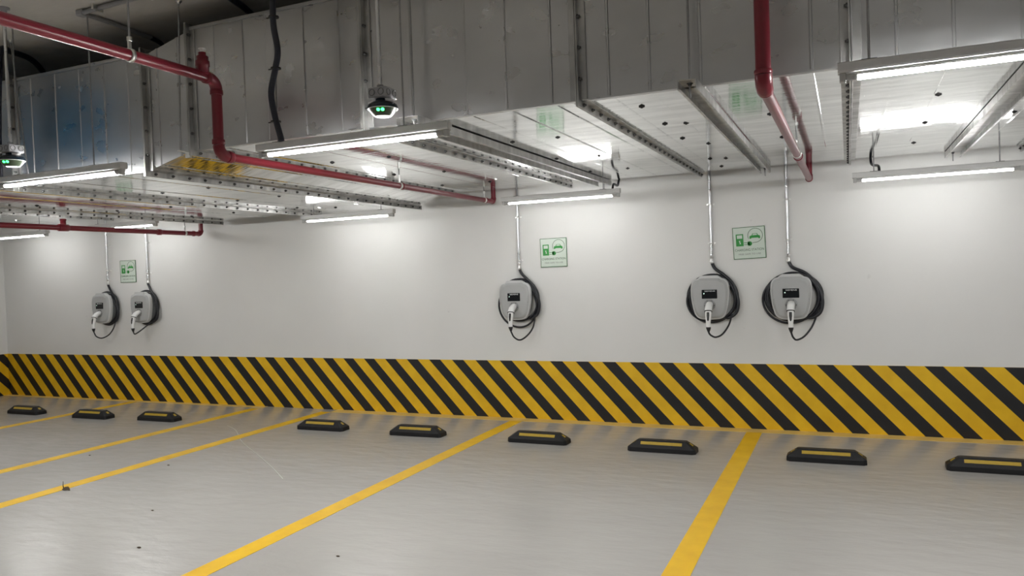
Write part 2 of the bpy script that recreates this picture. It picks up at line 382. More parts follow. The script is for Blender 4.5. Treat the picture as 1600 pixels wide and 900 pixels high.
for i in range(len(FL)-1):
    a, b = FL[i], FL[i+1]; prof = [(a, 0.0, 0.0)]
    for sx in SEAMS[i]:
        t = rv.uniform(-.0015, .0015); u = rv.uniform(-.0015, .0015)
        prof += [(sx-.008, t, u), (sx-.004, t+.005, u+.0025), (sx+.004, t+.005, u+.0025), (sx+.008, -t, -u)]
    prof.append((b, 0.0, 0.0))
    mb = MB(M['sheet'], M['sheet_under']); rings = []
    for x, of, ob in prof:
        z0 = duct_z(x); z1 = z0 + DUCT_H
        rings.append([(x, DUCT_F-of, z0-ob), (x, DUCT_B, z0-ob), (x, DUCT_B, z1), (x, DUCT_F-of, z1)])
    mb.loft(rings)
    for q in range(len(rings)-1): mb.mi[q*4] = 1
    mb.box(a, b, DUCT_F-.012, DUCT_F-.0, duct_z(b)+DUCT_H-.002, duct_z(b)+DUCT_H+.018) if abs(duct_z(a)-duct_z(b)) < .01 else None
    mb.box(a, b, DUCT_F-.008, DUCT_F+.03, duct_z(b)-.010, duct_z(b)-.001) if abs(duct_z(a)-duct_z(b)) < .01 else None
    sec = mb.build('duct_section', duct, DO)
    PINS = []
    for px, py in [(-1.73, -2.74), (-1.74, -1.79), (-1.75, -.91), (-1.01, -3.37), (-1.01, -2.79), (-1.02, -2.19), (-.89, -2.74), (-.90, -1.85), (-1.02, -1.04),
                   (-1.01, -.48), (-.90, -.99), (-.40, -2.73), (-.40, -1.81), (.47, -2.76), (.48, -1.84), (.48, -.90), (.96, -1.92), (-3.55, -2.72), (-3.06, -2.70),
                   (-3.56, -1.84), (-3.12, -1.75), (-3.62, -.87), (-3.12, -.84), (-4.75, -1.91), (-5.28, -1.87), (-5.08, -.62), (-5.36, -.91), (-5.27, -2.75), (-4.74, -2.77),
                   (-6.11, -2.76), (-6.85, -2.75), (-6.16, -1.85), (-6.22, -.93), (-6.81, -1.93), (-6.85, -.92), (-2.05, -2.75), (-2.07, -1.84), (-2.09, -.92)]:
        if a < px < b:
            z = duct_z(px)
            MB(M['pin']).lathe([(.017, 0.002), (.017, -.003), (.009, -.005), (.005, -.009)], (px, py, z-.001), 'z', 10).build('pin', sec, DO)
bolts_left = 100
order = sorted(range(len(FL)), key=lambda i: abs(FL[i]+1.9))
for i in order:
    x = FL[i]
    if x < -11 : continue
    z0 = duct_z(x); z1 = z0 + DUCT_H; t = .006; wd = .045; r = .006; h = .042
    mb = MB(M['flange'])
    # flat legs against the sheet, then the upstanding pair of legs
    for s in (-1, 1):
        slope = abs(duct_z(x+s*.1)-z0) > .005
        xa, xb = (x-wd, x-r) if s < 0 else (x+r, x+wd)
        for (ya, yb, za, zb) in ((DUCT_F-.004-t, DUCT_F, z0-t, z1+t), (DUCT_F-t, DUCT_B, z0-t-.003, z0), (DUCT_F-t, DUCT_B, z1, z1+t)):
            if slope and yb == DUCT_B:
                if zb <= z0:
                    q = [(xx, yy, duct_z(xx)+dz) for xx in (xa, xb) for yy in (ya, yb) for dz in (-t-.003, 0)]
                    mb.add(q, [(0, 1, 3, 2), (4, 6, 7, 5), (0, 4, 5, 1), (2, 3, 7, 6), (0, 2, 6, 4), (1, 5, 7, 3)])
                continue
            mb.box(xa, xb, ya, yb, za, zb, bevel=.002)
    for xa, xb in ((x-r-.002, x-.001), (x+.001, x+r+.002)):
        mb.box(xa, xb, DUCT_F-h, DUCT_F, z0-h, z1+h, bevel=.0015)
        mb.box(xa, xb, DUCT_F, DUCT_B+.09, z0-h, z0, bevel=.0015)
        mb.box(xa, xb, DUCT_F, DUCT_B, z1, z1+h, bevel=.0015)
    fl = mb.build('flange', duct, DO)
    rest = MB(M['bolt'])
    ny = 24; pos = [(DUCT_F+.04+k*(DUCT_B-DUCT_F)/ny, z0-h*.55) for k in range(ny+1)] + [(DUCT_F-h*.55, z0+.1+k*.16) for k in range(5)]
    for py, pz in pos:
        sd = -1 if x > -.3 else 1
        side = 1 if x < 0 else -1
        one = MB(M['bolt']); q = x+side*(r+.002)
        one.lathe([(.0105, 0), (.0105, side*.007), (.006, side*.009), (.006, side*.016)], (q, py, pz), 'x', 6)
        if bolts_left > 0 and FL[i] in (-4.31, -2.55, -1.25, .035):
            one.build('bolt', fl, DO); bolts_left -= 1
        else: rest.add(one.v, one.f)
    if rest.v:
        tag(rest.build('bolts', fl, DO), kind='stuff')

# ------------------------------------------------------------------ channel hangers under the duct
def strut(x0, x1, label, front_rod=True):
    zt = Z_R-.006; zb = zt-.046; y0, y1 = -3.88, -.14; xc = (x0+x1)/2; org = (xc, -2.0, zt)
    t = thing('channel_hanger', label, 'hanger', org, 'channels under the duct')
    mb = MB(M['channel']); mb.box(x0, x1, y0, y1, zt-.004, zt, bevel=.001)
    for xa, xb in ((x0, x0+.004), (x1-.004, x1)): mb.box(xa, xb, y0, y1, zb, zt-.003, bevel=.001)
    for xa, xb in ((x0+.003, x0+.014), (x1-.014, x1-.003)): mb.box(xa, xb, y0, y1, zb, zb+.003, bevel=.001)
    mb.build('channel', t, org)
    for y, ztop in ((-3.80, Z_CEIL), (-.17, Z_CEIL)):
        MB(M['rod']).tube([(xc, y, zb-.03), (xc, y, ztop)], .0055, 8).build('threaded_rod', t, org)
        MB(M['bolt']).lathe([(.016, 0), (.016, -.003), (.010, -.003), (.010, -.012)], (xc, y, zt-.004), 'z', 6).build('nut', t, org)
    return t
strut(-.715, -.625, 'galvanised channel under the duct between the red pipe and the bolted flange')
strut(.76, .88, 'galvanised channel under the duct at the far right above the last wall lamp')
strut(-2.26, -2.12, 'galvanised channel under the duct running from the front lamp toward the middle wall lamp')
for x, y, x2, z2, lab in ((-3.91, -3.79, -3.95, Z_R-.01, 'thin steel rod from the slab down the sloping part of the duct'), (-5.55, -3.80, -5.42, Z_L+.02, 'thin slanting steel rod beside the blue tinted duct panels at far left')):
    t = thing('threaded_rod', lab, 'rod', (x, y, Z_CEIL))
    MB(M['rod']).tube([(x, y, Z_CEIL), (x2, y, z2)], .0055, 8).build('rod', t, (x, y, Z_CEIL))
    MB(M['bright']).lathe([(.022, 0), (.022, -.004), (.011, -.004), (.011, -.018)], (x, y, Z_CEIL), 'z', 8).build('anchor', t, (x, y, Z_CEIL))
    MB(M['bright']).box(x2-.012, x2+.012, y-.015, DUCT_F+.005, z2-.006, z2, bevel=.001).box(x2-.02, x2+.02, DUCT_F-.012, DUCT_F+.004, z2-.04, z2).build('bracket', t, (x, y, Z_CEIL))

# ------------------------------------------------------------------ tube lights
def tube_light(xc, y, zt, label, rods, rod_top, group, cable=None, L=1.17):
    """zt: axis of the tube; batten above it"""
    org = (xc, y, zt); t = thing('tube_light', label, 'lamp', org, group)
    hl = L/2+.04
    mb = MB(M['batten']); prof = [(-.024, .018), (-.028, .026), (-.028, .056), (-.024, .060), (.024, .060), (.028, .056), (.028, .026), (.024, .018)]
    mb.loft([[(x, y+a, zt+b) for a, b in prof] for x in (xc-hl, xc+hl)])
    mb.build('batten', t, org)
    for s in (-1, 1):
        e = xc + s*(hl-.006)
        hb = MB(M['holder']); a, b = sorted((e, e-s*.026))
        hb.box(a, b, y-.014, y+.014, zt-.019, zt+.019, bevel=.003)
        a, b = sorted((e-s*.026, e-s*.030)); hb.box(a, b, y-.011, y+.011, zt-.014, zt+.014, bevel=.001)
        hb.build('lampholder', t, org)
        MB(M['holder']).tube([(e-s*.028, y, zt), (e-s*.075, y, zt)], .0145, 14).build('end_cap', t, org)
    # the tube: lit diffuser below, white plastic spine on top
    n = 16; mb = MB(M['tube_wall' if group == G1 else 'tube_front' if group == G2 else 'tube_fill']); r = .0145; rings = []
    for x in (xc-hl+.075, xc+hl-.075):
        rings.append([(x, y+r*math.cos(a), zt+r*math.sin(a)) for a in [math.radians(10)-math.radians(200)*k/n for k in range(n+1)]])
    mb.loft(rings, smooth=False); mb.build('tube', t, org)
    mb = MB(M['white']); rings = []
    for x in (xc-hl+.075, xc+hl-.075):
        rings.append([(x, y+(r+.0004)*math.cos(a), zt+(r+.0004)*math.sin(a)) for a in [math.radians(10)+math.radians(160)*k/8 for k in range(9)]])
    mb.loft(rings); mb.build('tube_spine', t, org)
    for rx in rods:
        MB(M['rod']).tube([(rx, y, zt+.058), (rx, y, rod_top)], .005, 8).build('hanging_rod', t, org)
        MB(M['bolt']).box(rx-.03, rx+.03, y-.02, y+.02, zt+.058, zt+.064, bevel=.001).build('foot', t, org)
    if cable: MB(M['black_cable']).tube(smooth_path(cable, 8), .011, 10).build('supply_cable', t, org)
    return t
G1, G2 = 'tube lights along the wall', 'tube lights along the front of the duct'
YW, YN = -.56, -4.01
def wl(xc, zt, label, **k):
    zd = duct_z(xc)
    rx = [xc-.44, xc+.44]
    tube_light(xc, YW, zt, label, rx, zd, G1, L=1.125, cable=None if xc < -4 else [(xc+k.get('cx', -.35), YW, zt+.06), (xc+k.get('cx', -.35)-.005, YW+.06, zt+.11), (xc+k.get('cx', -.35)-.04, -.25, zd-.07), (xc+k.get('cx', -.35)-.05, -.165, zd-.025), (xc+k.get('cx', -.35)-.05, -.11, zd+.08), (xc+k.get('cx', -.35)-.05, -.10, zd+.4)])
wl(0.651, 2.215, 'lit tube lamp on the wall side of the duct at far right', cx=-.40)
wl(-2.523, 2.244, 'lit tube lamp above the lone charger in the middle of the wall', cx=.53)
wl(-4.979, 2.215, 'lit tube lamp under the dropped duct, left of the middle of the wall')
wl(-8.397, 2.311, 'lit tube lamp above the two left chargers behind the dark red pipe')
wl(-10.398, 2.292, 'lit tube lamp nearest the left corner of the room')
_cab = [(-3.01, -3.95, Z_CEIL), (-3.012, -3.955, 3.18), (-3.013, -3.955, 3.034), (-2.990, -3.96, 2.885), (-3.015, -3.96, 2.777), (-3.050, -3.96, 2.651), (-3.031, -3.96, 2.519), (-2.995, -3.97, 2.39), (-2.99, -4.0, 2.345)]
cab = [(p[0]*.976, -4.04, 1.55+(p[2]-1.55)*.976 if i < 8 and i > 0 else p[2]) for i, p in enumerate(_cab)]
tube_light(-2.484, YN, 2.285, 'lit tube lamp in front of the duct, below the green dome in the middle', [-2.965, -2.13], Z_CEIL, G2)
t = thing('power_cable', 'thick black cable dropping down the front of the duct to the middle lamp', 'cable', cab[0])
MB(M['navy_cable']).tube(smooth_path(cab, 8), .0175, 12).build('cable', t, cab[0])
for z, xx in ((3.05, -2.945), (2.76, -2.945), (2.46, -2.96)):
    MB(M['black']).lathe([(.029, -.004), (.030, 0), (.029, .004)], (xx, -4.03, z), 'z', 14).box(xx-.052, xx-.028, -4.033, -4.027, z-.003, z+.003).build('cable_tie', t, cab[0])
tube_light(.605, YN, 2.315, 'lit tube lamp nearest the camera, cut off by the right edge', [.10, 1.05], Z_CEIL, G2)
tube_light(-4.90, -3.95, 2.30, 'lit tube lamp in front of the blue tinted duct, cut off by the left edge', [-4.55, -5.3], Z_CEIL, G2)

# ------------------------------------------------------------------ red sprinkler pipes
def pipe_obj(parent, org, pts, r=.0235, name='pipe', mat='red'):
    return MB(M[mat]).tube(pts, r, 18).build(name, parent, org)
def ring(parent, org, p, axis, r, h, name='coupling', mat='red'):
    return MB(M[mat]).lathe([(r*.93, -h/2), (r, -h/2+.003), (r, h/2-.003), (r*.93, h/2)], p, axis, 18).build(name, parent, org)
def clamp(parent, org, x, y, z, ztop, r):
    c = MB(M['bright']).lathe([(r+.001, -.012), (r+.005, -.012), (r+.005, .012), (r+.001, .012)], (x, y, z), 'y', 18, caps=False)
    c.box(x-.004, x+.004, y-.010, y+.010, z+r, z+r+.05).lathe([(.014, 0), (.014, .02)], (x, y, z+r+.045), 'z', 6).build('clamp', parent, org)
    MB(M['rod']).tube([(x, y, z+r+.05), (x, y, ztop)], .0055, 8).build('hanger_rod', parent, org)
PR = .031
# middle pipe: high run, tee, drop, low run under the duct, riser behind it
X2 = -3.43; zh, zl, yd = 2.768, 2.318, -3.99
t = thing('sprinkler_pipe', 'dark red sprinkler pipe stepping down the duct front and running on to the middle lamp', 'pipe', (X2, yd, zh), 'red sprinkler pipes'); org = (X2, yd, zh)
e1 = elbow((X2, -6, zh), (X2, yd, zh), (X2, yd, 0), .06); e2 = elbow((X2, yd, 3), (X2, yd, zl), (X2, 0, zl), .06); e3 = elbow((X2, -3, zl), (X2, -.10, zl), (X2, -.10, 4), .04)
pipe_obj(t, org, [(X2, -9.5, zh), e1[0]], PR); pipe_obj(t, org, [e1[-1], e2[0]], PR, 'drop_pipe')
pipe_obj(t, org, [e2[-1], e3[0]], .025, 'low_pipe'); pipe_obj(t, org, [e3[-1], (X2, -.10, Z_CEIL)], .025, 'riser')
for e in (e1, e2): pipe_obj(t, org, e, PR+.004, 'elbow')
pipe_obj(t, org, e3, .029, 'elbow')
ring(t, org, (X2, yd, zh-.075), 'z', PR+.007, .03); ring(t, org, (X2, yd-.075, zh), 'y', PR+.007, .03); ring(t, org, (X2, yd, zl+.08), 'z', PR+.007, .03); ring(t, org, (X2, yd+.085, zl), 'y', PR+.006, .035)
for y in (-1.93, -.30): ring(t, org, (X2, y, zl), 'y', .031, .04)
MB(M['red']).lathe([(.036, 0), (.036, .045), (.040, .047), (.040, .078), (.033, .080), (.033, .105), (.022, .108), (.022, .128), (.008, .130)], (X2, yd-.10, zh+.01), 'z', 16).build('upright_stub', t, org)
MB(M['bright']).lathe([(.012, 0), (.012, .018), (.022, .020), (.022, .023)], (X2, yd-.10, zh+.138), 'z', 12).build('sprinkler_head', t, org)
clamp(t, org, X2, -4.59, zh, Z_CEIL, PR); clamp(t, org, X2, -1.97, zl, Z_R, .026); clamp(t, org, X2, -.33, zl, Z_R, .026)
# right pipe
X1 = -.30; zl, yd = 2.28, -4.19
t = thing('sprinkler_pipe', 'red sprinkler pipe dropping straight down at the front, then turning under the duct', 'pipe', (X1, yd, zl), 'red sprinkler pipes'); org = (X1, yd, zl)
e2 = elbow((X1, yd, 3), (X1, yd, zl), (X1, 0, zl+.02), .05); e3 = elbow((X1, -3, zl+.02), (X1, -.10, zl+.02), (X1, -.10, 4), .04)
pipe_obj(t, org, [(X1, yd, Z_CEIL), e2[0]], PR, 'drop_pipe'); pipe_obj(t, org, [e2[-1], e3[0]], .026, 'low_pipe'); pipe_obj(t, org, [e3[-1], (X1, -.10, Z_CEIL)], .026, 'riser')
pipe_obj(t, org, e2, PR+.004, 'elbow'); pipe_obj(t, org, e3, .030, 'elbow')
ring(t, org, (X1, yd, zl+.06), 'z', PR+.006, .02); ring(t, org, (X1, -1.8, zl+.013), 'y', .033, .03); ring(t, org, (X1, -.17, zl+.02), 'y', .032, .03); ring(t, org, (X1, yd+.07, zl), 'y', .033, .025)
clamp(t, org, X1, -1.95, zl+.013, Z_R, .027)
# left pipe
X3, zl = -7.556, 2.197
t = thing('sprinkler_pipe', 'dark red sprinkler pipe low above the two chargers near the left corner', 'pipe', (X3, -1.5, zl), 'red sprinkler pipes'); org = (X3, -1.5, zl)
e3 = elbow((X3, -3, zl), (X3, -.10, zl), (X3, -.10, 4), .045)
pipe_obj(t, org, [(X3, -9.0, zl+.012), e3[0]], .028); pipe_obj(t, org, [e3[-1], (X3, -.10, Z_CEIL)], .028, 'riser'); pipe_obj(t, org, e3, .033, 'elbow')
ring(t, org, (X3, -1.98, zl+.003), 'y', .038, .11); ring(t, org, (X3, -.75, zl), 'y', .036, .05); ring(t, org, (X3, -.22, zl), 'y', .035, .03)
MB(M['red']).lathe([(.028, 0), (.028, .055), (.032, .056), (.032, .075), (.02, .078)], (X3, -1.98, zl+.02), 'z', 14).build('upright_stub', t, org)
clamp(t, org, X3, -.36, zl, duct_z(X3), .028); clamp(t, org, X3, -3.0, zl+.005, duct_z(X3), .028)

# ------------------------------------------------------------------ bay sensors with green light
def sensor(x, y, label):
    org = (x, y, 2.44); t = thing('bay_sensor', label, 'sensor', org, 'hanging bay sensors')
    MB(M['conduit']).tube([(x-.01, y, 2.49), (x-.01, y, Z_CEIL)], .0105, 12).build('stem', t, org)
    MB(M['box']).lathe([(.035, 0), (.035, -.012), (.018, -.016), (.018, -.05)], (x-.01, y, Z_CEIL), 'z', 16).build('ceiling_cup', t, org)
    MB(M['box']).lathe([(.017, 0), (.017, .022)], (x-.01, y, 2.492), 'z', 12).build('gland', t, org)
    b = MB(M['box'], M['bolt']).box(x-.052, x+.052, y-.052, y+.052, 2.443, 2.494, bevel=.005)
    bx = b.build('junction_box', t, org)
    k = MB(M['bolt'])
    for d in (-.026, .026):
        k.lathe([(.0165, 0), (.0165, -.002), (.0145, -.002), (.0145, 0)], (x+d, y-.0522, 2.469), 'y', 16, caps=False)
        k.lathe([(.0165, 0), (.0165, .002), (.0145, .002), (.0145, 0)], (x+.0522, y+d, 2.469), 'x', 16, caps=False)
    k.build('knockouts', bx, org)
    for s in (-1, 1):
        a = MB(M['white']); x0, x1 = sorted((x+s*.03, x+s*.075))
        a.add([(x+s*.028, y-.02, 2.442), (x+s*.028, y+.02, 2.442), (x+s*.082, y+.006, 2.434), (x+s*.082, y-.006, 2.434), (x+s*.028, y-.02, 2.424), (x+s*.028, y+.02, 2.424), (x+s*.082, y+.006, 2.431), (x+s*.082, y-.006, 2.431)],
              [(0, 1, 2, 3), (7, 6, 5, 4), (0, 3, 7, 4), (1, 5, 6, 2), (0, 4, 5, 1), (3, 2, 6, 7)])
        a.build('spring_arm', t, org)
    MB(M['dome']).lathe([(.034, .002), (.036, -.010), (.052, -.014), (.071, -.026), (.076, -.038), (.074, -.048)], (x, y, 2.44), 'z', 28).build('dome', t, org)
    MB(M['bowl']).lathe([(.073, -.048), (.060, -.066), (.044, -.082), (.036, -.085)], (x, y, 2.44), 'z', 28).build('bowl', t, org)
    MB(M['white']).lathe([(.0750, -.046), (.0762, -.048), (.0750, -.050), (.0725, -.049)], (x, y, 2.44), 'z', 28, caps=False).build('rim', t, org)
    g = MB(M['green_led'])
    for a in (-78, -58): 
        ca, sa = math.cos(math.radians(a)), math.sin(math.radians(a))
        g.lathe([(.002, -.009), (.0075, -.006), (.0095, 0), (.0075, .006), (.002, .009)], (x+.061*ca, y+.061*sa, 2.381), 'z', 12)
    g.build('indicator', t, org)
sensor(-2.11, -4.24, 'hanging green lit dome sensor above the middle lamp in front of the duct')
sensor(-4.935, -4.24, 'hanging green lit dome sensor at the left edge above the cut off lamp')

# ------------------------------------------------------------------ conduits and cables on the slab
def slab_run(name, label, cat, pts, r, mat, part, fit=None, sm=False):
    t = thing(name, label, cat, pts[0])
    MB(M[mat]).tube(smooth_path(pts, 8) if sm else pts, r, 12).build(part, t, pts[0])
    for p in fit or []:
        MB(M['box']).box(p[0]-.03, p[0]+.03, p[1]-.03, p[1]+.03, p[2]-.02, p[2]+.02, bevel=.006).build('elbow_box', t, pts[0])
    return t
zc = Z_CEIL-.02
c1 = slab_run('ceiling_conduit', 'bent grey conduit fixed under the concrete slab at upper left', 'conduit', [(-3.2, -4.03, zc), (-4.57, -3.98, zc), (-4.575, -3.74, zc), (-4.61, -3.39, zc)], .016, 'box', 'conduit', [(-4.57, -3.97, zc)])
MB(M['navy_cable']).tube(smooth_path([(-4.61, -3.40, zc), (-4.64, -3.27, zc-.01), (-4.74, -3.14, zc-.05), (-4.80, -3.05, zc-.12)], 6), .017, 12).build('flexible_tail', c1, (-3.2, -4.03, zc))
for x in (-4.40, -3.95): MB(M['bright']).box(x-.008, x+.008, -4.03, -3.955, zc-.018, zc+.02).build('saddle', c1, (-3.2, -4.03, zc))
slab_run('ceiling_cable', 'black flexible cable bent over the duct beside the bent grey conduit', 'cable', [(-3.47, -3.95, zc), (-3.55, -3.70, zc), (-3.58, -3.55, zc-.01), (-3.63, -3.35, zc-.05), (-3.66, -3.2, zc-.12)], .022, 'navy_cable', 'cable', None, True)
slab_run('ceiling_cable', 'black flexible cable disappearing over the duct near the middle sensor stem', 'cable', [(-2.72, -4.1, zc), (-2.80, -3.75, zc), (-2.82, -3.55, zc-.03), (-2.83, -3.35, zc-.10)], .018, 'navy_cable', 'cable', None, True)
slab_run('ceiling_cable', 'black looped cable hanging at the far upper left corner', 'cable', [(-5.56, -3.92, 2.30), (-5.55, -3.92, 2.7), (-5.53, -3.91, 3.1), (-5.58, -3.85, 3.30), (-5.69, -3.70, zc-.02), (-5.74, -3.53, zc-.02), (-5.85, -3.36, zc-.05), (-5.98, -3.2, zc-.12)], .022, 'navy_cable', 'cable', None, True)

# ------------------------------------------------------------------ wheel stops
def wheel_stop():
    L, D, H = .575, .15, .095; t = thing('wheel_stop', 'x', 'wheel stop', (0, 0, 0), 'rubber wheel stops in front of the wall')
    def ring_(z, l, d, c):
        x, y = l/2, d/2
        return [(-x+c, -y, z), (x-c, -y, z), (x, -y+c, z), (x, y-c, z), (x-c, y, z), (-x+c, y, z), (-x, y-c, z), (-x, -y+c, z)]
    MB(M['rubber']).loft([ring_(0, L, D, .02), ring_(.004, L+.004, D+.004, .02), ring_(.036, L, D, .02), ring_(.042, L-.012, D-.008, .018), ring_(H-.006, L-.145, D-.075, .012), ring_(H, L-.16, D-.088, .01)]).build('block', t)
    # strips lie on the sloping faces
    def on_front(x, k, s=-1, off=.0015):   # k 0..1 up the slope
        z = .042+(H-.048)*k; y = -(D-.008)/2+((.067)/2)*k
        return (x, s*-1*(y-off*.8) if s > 0 else y-off*.8, z+off*.5)
    for s in (-1, 1):
        a = .175
        q = [on_front(-a, .42, s), on_front(a, .42, s), on_front(a, .88, s), on_front(-a, .88, s)]
        q2 = [(x, y-s*-.001 if False else y+(.002 if s < 0 else -.002), z-.002) for x, y, z in q]
        MB(M['strip']).loft([q2, q]).build('reflective_strip', t)
    for s in (-1, 1):
        def on_end(y, k, off=.002):
            z = .042+(H-.048)*k; x = (L-.012)/2-(.133/2)*k
            return (s*(x+off*.6), y, z+off*.8)
        q = [on_end(-.014, .35), on_end(.014, .35), on_end(.012, .78), on_end(-.012, .78)]
        q2 = [(x-s*.002, y, z-.002) for x, y, z in q]
        MB(M['strip']).loft([q2, q]).build('end_reflector', t)
    return t
ws = wheel_stop()
stops = [(-9.575, -1.11, -.01, 'black wheel stop at the left edge of the picture, half hidden by the frame'), (-8.35, -1.125, .01, 'black wheel stop just right of the farthest floor line'),
         (-7.35, -1.05, 0, 'black wheel stop left of the walkway, third from the left corner'), (-5.055, -1.02, .01, 'black wheel stop beside the walkway line, right of it'),
         (-3.91, -1.03, .01, 'black wheel stop just left of the line below the lone charger'), (-2.63, -1.03, -.02, 'black wheel stop below the lone middle charger, right of its line'),
         (-1.48, -1.09, -.01, 'black wheel stop just left of the nearest wide floor line'), (-.195, -1.10, 0, 'black wheel stop just right of the nearest wide floor line, below the rightmost charger'),
         (.91, -1.10, -.01, 'black wheel stop cut off by the right edge of the picture')]
for i, (x, y, a, lab) in enumerate(stops):
    o = ws if i == 0 else copy_tree(ws)
    o.location = (x, y, 0); o.rotation_euler = (0, 0, a); o['label'] = lab

# ------------------------------------------------------------------ chargers on the wall
OUT = [(0, .208), (.075, .207), (.098, .203), (.112, .192), (.145, .180), (.168, .150), (.178, .100), (.178, .03), (.170, -.04), (.156, -.11), (.140, -.155), (.115, -.182), (.075, -.196), (0, -.200)]
def outline(k, dz=0.0, grow=0.0):
    half = smooth_path([(x, 0, z) for x, z in OUT], 4)
    pts = [(p.x*k+(grow if p.x > .001 else 0), p.z*k+dz) for p in half]
    return pts + [(-x, z) for x, z in pts[::-1][1:-1]]
def coil_loop(cx, cz, a, b, y, tilt=0.0, n=48, a0=0, a1=2*math.pi, wob=0.006, ph=0):
    out = []
    for i in range(n+1):
        t = a0+(a1-a0)*i/n; r = 1+wob*math.sin(3*t+ph)
        x, z = a*r*math.cos(t), b*r*math.sin(t)
        out.append((cx+x*math.cos(tilt)-z*math.sin(tilt), y+.006*math.sin(2*t+ph), cz+x*math.sin(tilt)+z*math.cos(tilt)))
    return out
def charger(x, z, label, feed, loops, drop, logo=True):
    org = (x, 0, z); t = thing('car_charger', label, 'charger', org, 'grey wall chargers'); P = lambda y, k, dz=0: [(x+a, y, z+b) for a, b in outline(k, dz)]
    MB(M['charger_back']).loft([P(0, .86), P(-.055, .88), P(-.058, .93), P(-.085, .93)]).build('back_casing', t, org)
    MB(M['charger_lip']).loft([P(-.080, .985), P(-.086, 1.0), P(-.118, 1.0), P(-.128, .985), P(-.133, .955), P(-.131, .93)], smooth=False).build('rim', t, org)
    fc = MB(M['charger']).loft([P(-.126, .945), P(-.136, .925, 0), P(-.147, .845, -.002), P(-.149, .82, -.003)]).build('front_cover', t, org)
    MB(M['charger_lip']).prism([(x-.078, z+.182), (x+.078, z+.182), (x+.094, z+.206), (x+.072, z+.217), (x-.072, z+.217), (x-.094, z+.206)], -.134, -.088).build('top_tab', t, org)
    for sx, sz in ((-.150, -.012), (.150, -.012), (-.082, -.163), (.082, -.163), (-.062, -.170), (.062, -.170)):
        MB(M['black']).lathe([(.0045, 0), (.0045, -.006)], (x+sx, -.137 if abs(sx) > .1 else -.136, z+sz), 'y', 10).build('screw', fc, org)
    d = MB(M['display']).box(x-.071, x+.071, -.1525, -.146, z+.001, z+.085, bevel=.002).build('display', t, org)
    text_mesh('logo_text', 'SIEMENS', .0175, (x+.004, -.1531, z+.071), M['print_white'], d, org, width=.096)
    MB(M['led']).lathe([(.0042, 0), (.003, -.0015)], (x-.050, -.1525, z+.049), 'y', 12).build('status_light', d, org)
    h = MB(M['holster']).lathe([(.054, -.140), (.054, -.152), (.050, -.154), (.036, -.154), (.034, -.146)], (x, 0, z-.058), 'y', 28).build('holster', t, org)
    for a in (60, 120, -8, 188):
        MB(M['black']).lathe([(.004, 0), (.004, -.003)], (x+.044*math.cos(math.radians(a)), -.1535, z-.058+.044*math.sin(math.radians(a))), 'y', 8).build('screw', h, org)
    # plug: head in the holster, handle bent down, trigger, strain boot
    def section(c, d, wx, wd, n=16, p=2.6):
        """rounded section of half width wx along x and wd across, at c, facing direction d in the y-z plane"""
        d = Vector(d).normalized(); q = Vector((0, -d.z, d.y)); out = []
        for k in range(n):
            a = 2*math.pi*k/n; ca, sa = math.cos(a), math.sin(a)
            u = math.copysign(abs(ca)**(2/p), ca)*wx; v = math.copysign(abs(sa)**(2/p), sa)*wd
            out.append((x+c[0]+u, c[1]+q.y*v, z+c[2]+q.z*v))
        return out
    lx = drop.get('lean', 0)
    hd = MB(M['white']).loft([section((0, -.148, -.050), (0, -1, -.35), .030, .026), section((0, -.175, -.060), (0, -1, -.4), .032, .027), section((lx*.05, -.205, -.076), (0, -1, -.7), .033, .028), section((lx*.1, -.226, -.098), (0, -.7, -1), .034, .027), section((lx*.15, -.236, -.113), (0, -.55, -1), .034, .026)], smooth=True)
    pl = hd.build('plug', t, org)
    MB(M['black']).loft([section((lx*.15, -.2355, -.112), (0, -.5, -1), .0352, .0272), section((lx*.17, -.2385, -.118), (0, -.5, -1), .0352, .0272)]).build('collar', pl, org)
    MB(M['white']).loft([section((lx*.17, -.238, -.117), (0, -.4, -1), .029, .022), section((lx*.4, -.250, -.165), (0, -.2, -1), .027, .020), section((lx*.7, -.257, -.215), (0, 0, -1), .022, .018), section((lx, -.256, -.262), (0, .05, -1), .020, .017)], smooth=True).build('handle', pl, org)
    tr = MB(M['black'])
    tr.loft([section((lx*.2, -.256, -.122), (0, -.3, -1), .013, .007), section((lx*.35, -.2665, -.155), (0, -.2, -1), .013, .0065), section((lx*.55, -.2715, -.190), (0, -.1, -1), .009, .005), section((lx*.62, -.2705, -.203), (0, 0, -1), .004, .003)], smooth=True).build('trigger', pl, org)
    MB(M['black']).loft([section((lx, -.256, -.258), (0, .05, -1), .0215, .0185), section((lx, -.255, -.272), (0, .05, -1), .0215, .0185), section((lx*1.05, -.253, -.296), (0, .05, -1), .0125, .0115), section((lx*1.07, -.252, -.304), (0, .05, -1), .0105, .0105)], smooth=True).build('boot', pl, org)
    # cable wound round the casing, then the loose end down to the plug
    for i, (cx, cz, a, b, y, tl) in enumerate(loops):
        MB(M['black_cable']).tube(coil_loop(x+cx, z+cz, a, b, y, tl, ph=i*1.7), .0105, 10, cap=False).build('cable_loop', t, org)
    s = drop['start']; e = (lx*1.07, -.252, -.302)
    pts = [(x+s[0], s[1], z+s[2])] + [(x+p[0], p[1], z+p[2]) for p in drop['mid']] + [(x+lx*1.07+drop.get('ex', .004), -.250, z-.318), (x+e[0], e[1], z+e[2])]
    MB(M['black_cable']).tube(smooth_path(pts, 8), .0085, 10).build('plug_cable', t, org)
    # black feed from the steel conduit round the side into the casing
    f = MB(M['black_cable']).tube(smooth_path([(x+p[0], p[1], z+p[2]) for p in feed], 8), .0155, 12).build('feed_cable', t, org)
    return t
